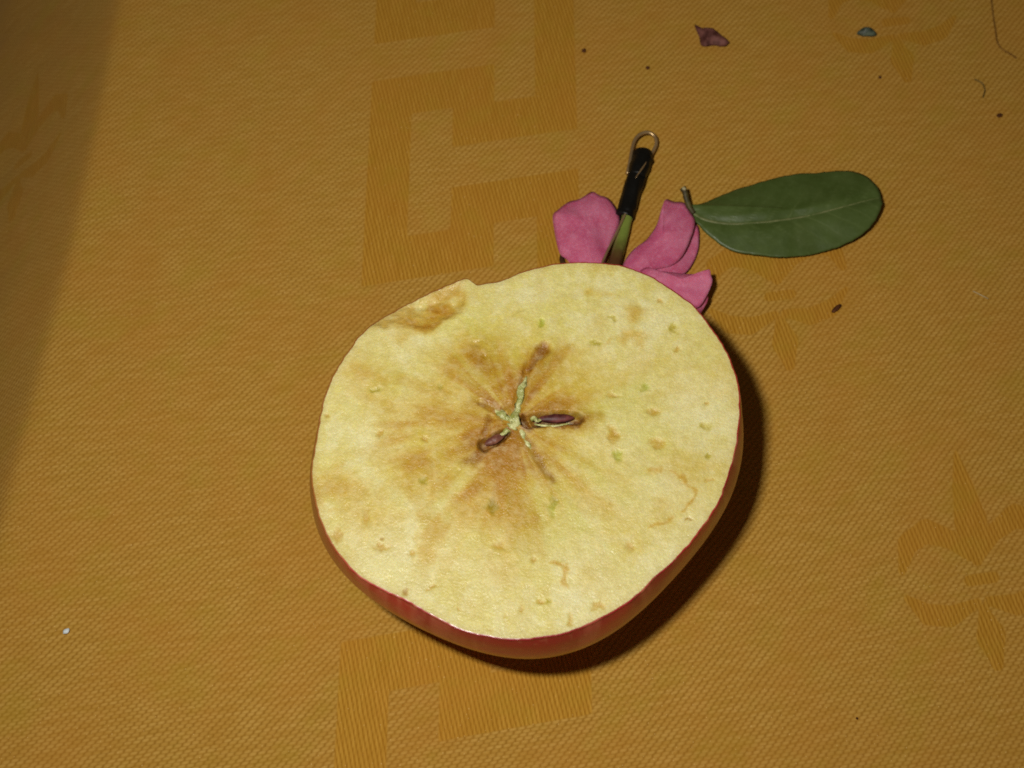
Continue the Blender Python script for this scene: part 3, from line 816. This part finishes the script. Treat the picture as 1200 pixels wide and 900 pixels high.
# side veins: slanting lines off the midrib, position along the midrib minus a share of the distance from it
acc = np.concatenate([[0], np.cumsum(np.linalg.norm(np.diff(midw, axis=0), axis=1))])
bt = np.zeros(len(co)); bd = np.full(len(co), 9.0)
for i, (a, b) in enumerate(zip(midw[:-1], midw[1:])):
    d = b - a; L = np.linalg.norm(d)
    t = np.clip(((co[:, 0] - a[0]) * d[0] + (co[:, 1] - a[1]) * d[1]) / (d @ d), 0, 1)
    q = np.hypot(co[:, 0] - a[0] - t * d[0], co[:, 1] - a[1] - t * d[1])
    up = q < bd; bd = np.where(up, q, bd); bt = np.where(up, acc[i] + t * L, bt)
ph = (bt - 1.0 * bd + 0.0008 * (fbm(co[:, 0] * 300, co[:, 1] * 300, 81) - 0.5)) / 0.0042
lf.data.attributes['vein'].data.foreach_set('value', ( np.exp(-((ph - np.round(ph)) * 0.0042 / 0.00028) ** 2) * np.clip(1 - bd / 0.009, 0, 1)).astype(np.float32))
m_rib = simple('leaf_midrib', srgb(92, 100, 56), srgb(118, 122, 78), 700, 0.5, 0.3)
mv = []
for k, (x, y) in enumerate(MID):
    p = at(x, y, 0.003)
    j = np.argmin((co[:, 0] - p[0]) ** 2 + (co[:, 1] - p[1]) ** 2)
    mv.append((p[0], p[1], co[j, 2] + 0.00012))
v, f = tube(mv, [0.00036, 0.00034, 0.00030, 0.00027, 0.00023, 0.00018, 0.00012, 0.00005], 8, 0.55, 0.15, 4)
mesh_obj('midrib', v, f, m_rib, leaf, tuple(mv[3]))
m_pet = simple('leaf_stalk', srgb(58, 50, 26), srgb(88, 80, 40), 600, 0.55, 0.3)
v, f = tube([at(813, 250, 3.2 / MM), at(808, 243, 3.5 / MM), at(804.5, 233, 4.2 / MM), at(802, 224, 5.0 / MM), at(799.5, 220, 5.4 / MM)], [0.0005, 0.00062, 0.00058, 0.00062, 0.0007], 10, 1, 0.15, 5)
stalk = mesh_obj('stalk', v, f, m_pet, leaf, tuple(at(806, 236, 0.004)))
m_tip = simple('cut_tip', srgb(150, 140, 100), srgb(186, 176, 136), 900, 0.5, 0.3)
v, f = tube([at(801, 221.5, 5.6 / MM), at(802.5, 219.5, 6.0 / MM)], [0.00055, 0.0004], 8, 0.8, 0.3, 6)
mesh_obj('stalk_tip', v, f, m_tip, stalk, tuple(at(802, 220, 0.0055)))

# ------------------------------------------------------------------ crumbs and lint on the cloth
m_dry = simple('dried_petal', srgb(70, 36, 30), srgb(118, 74, 66), 500, 0.65, 0.2, 0.4)
frag = blade('dried_petal_scrap', [(814, 29, .9), (819, 34, .7), (828, 33, 1.4), (838, 36, 1.2), (846, 42, 1.2), (854, 50, 1.6), (846, 54, .8), (834, 53, .7), (824, 54, .8), (819, 44, .6)],
             dome(0.0006, 91, 0.0004), m_dry, None, 5, 0.0002, 3, 0.0006, 2)
tag(frag, 'curled purple brown dried petal scrap at the top of the cloth', 'petal scrap')
m_scrap = simple('dark_leaf_scrap', srgb(38, 48, 34), srgb(96, 108, 92), 500, 0.5, 0.4, 0.4)
fr2 = blade('leaf_scrap', [(1004, 40, .6), (1008, 35, 1.2), (1014, 32, 1.8), (1021, 34, 1.6), (1027, 41, .8), (1020, 43, .6), (1011, 42, .6)], dome(0.0006, 93, 0.0003), m_scrap, None, 4, 0.0002, 3, 0.0004, 3)
tag(fr2, 'tiny grey green leaf scrap on a woven fleur motif', 'leaf scrap')

def crumb(name, px, py, rx, ry, rot, mat, label, cat, group=None, h=0.6):
    c = at(px, py, 0.0)
    a = math.radians(rot)
    vs, fs = [], []
    ns, nr = 10, 5
    for i in range(nr + 1):
        el = math.pi * i / nr
        for k in range(ns):
            az = 2 * math.pi * k / ns
            q = 0.75 + 0.5 * float(vnoise(i * 0.9 + px, k * 0.8 + py, 7))
            x = math.sin(el) * math.cos(az) * rx / 5600 * q; y = math.sin(el) * math.sin(az) * ry / 5200 * q
            vs.append((c[0] + x * math.cos(a) - y * math.sin(a), c[1] + x * math.sin(a) + y * math.cos(a), h * min(rx, ry) / 5600 * (math.cos(el) * q + 0.9)))
    for i in range(nr):
        for k in range(ns):
            fs.append((i * ns + k, i * ns + (k + 1) % ns, (i + 1) * ns + (k + 1) % ns, (i + 1) * ns + k)[::-1])
    o = mesh_obj(name, vs, fs, mat, None, tuple(c))
    return tag(o, label, cat, group)
m_crumb = simple('brown_crumb', srgb(64, 32, 14), srgb(104, 60, 28), 900, 0.7, 0.2)
GR = 'dark crumbs scattered on the cloth'
crumb('crumb', 684, 60, 2.9, 2.9, 0, m_crumb, 'round dark crumb beside the key motif column, left of the wire loop', 'crumb', GR)
crumb('crumb', 759, 80, 2.6, 2.4, 0, m_crumb, 'dark crumb above the wire loop of the flower', 'crumb', GR)
crumb('crumb', 1171, 136, 4.4, 2.6, 30, m_crumb, 'dark oblong crumb near the right edge of the cloth', 'crumb', GR)
crumb('crumb', 1031, 91, 2.0, 2.2, 0, m_crumb, 'faint reddish crumb just left of the fleur motif foot', 'crumb', GR)
crumb('crumb', 1004, 842, 1.1, 1.1, 0, m_crumb, 'tiny dark crumb at the lower right of the cloth', 'crumb', GR)
crumb('plant_sliver', 980.5, 361.5, 8.2, 2.6, 42, m_crumb, 'thin dark brown plant sliver lying below the green leaf', 'sliver')
m_bead = NT('glitter'); m_bead.set(color=m_bead.mix(m_bead.noise(900), srgb(200, 214, 218), srgb(240, 246, 246)), rough=0.12, spec=0.9)
crumb('glitter_speck', 78, 740, 3.6, 2.8, 20, m_bead.mat, 'tiny shiny white speck on the cloth at lower left', 'speck')
m_lint = simple('pale_lint', srgb(150, 128, 90), srgb(186, 164, 120), 900, 0.8, 0.1)
def thread(name, pts, r, mat, label):
    v, f = tube([at(x, y, z / MM) for x, y, z in pts], [r] * len(pts), 6, 1, 0.3, len(pts))
    o = mesh_obj(name, v, f, mat, None, tuple(at(pts[0][0], pts[0][1], 0)))
    return tag(o, label, 'thread')
m_thr = simple('brown_thread', srgb(110, 74, 28), srgb(136, 98, 44), 900, 0.8, 0.1)
m_thr2 = simple('olive_thread', srgb(90, 70, 30), srgb(124, 100, 52), 900, 0.8, 0.1)
thread('thread', [(1161, -8, .2), (1163, 12, .25), (1166, 32, .2), (1169, 50, .3), (1175, 58, .4), (1184, 63, .35), (1191, 68, .2)], 0.00017, m_thr, 'long kinked brown thread at the top right of the cloth')
thread('thread', [(1142, 93, .25), (1147, 95, .4), (1152, 99, .3), (1154, 106, .2), (1152, 114, .2)], 0.00016, m_thr2, 'short curled thread below the long kinked thread')
thread('thread', [(1140, 341, .2), (1150, 346, .3), (1158, 350, .2)], 0.00013, m_lint, 'faint pale lint thread right of the green leaf')
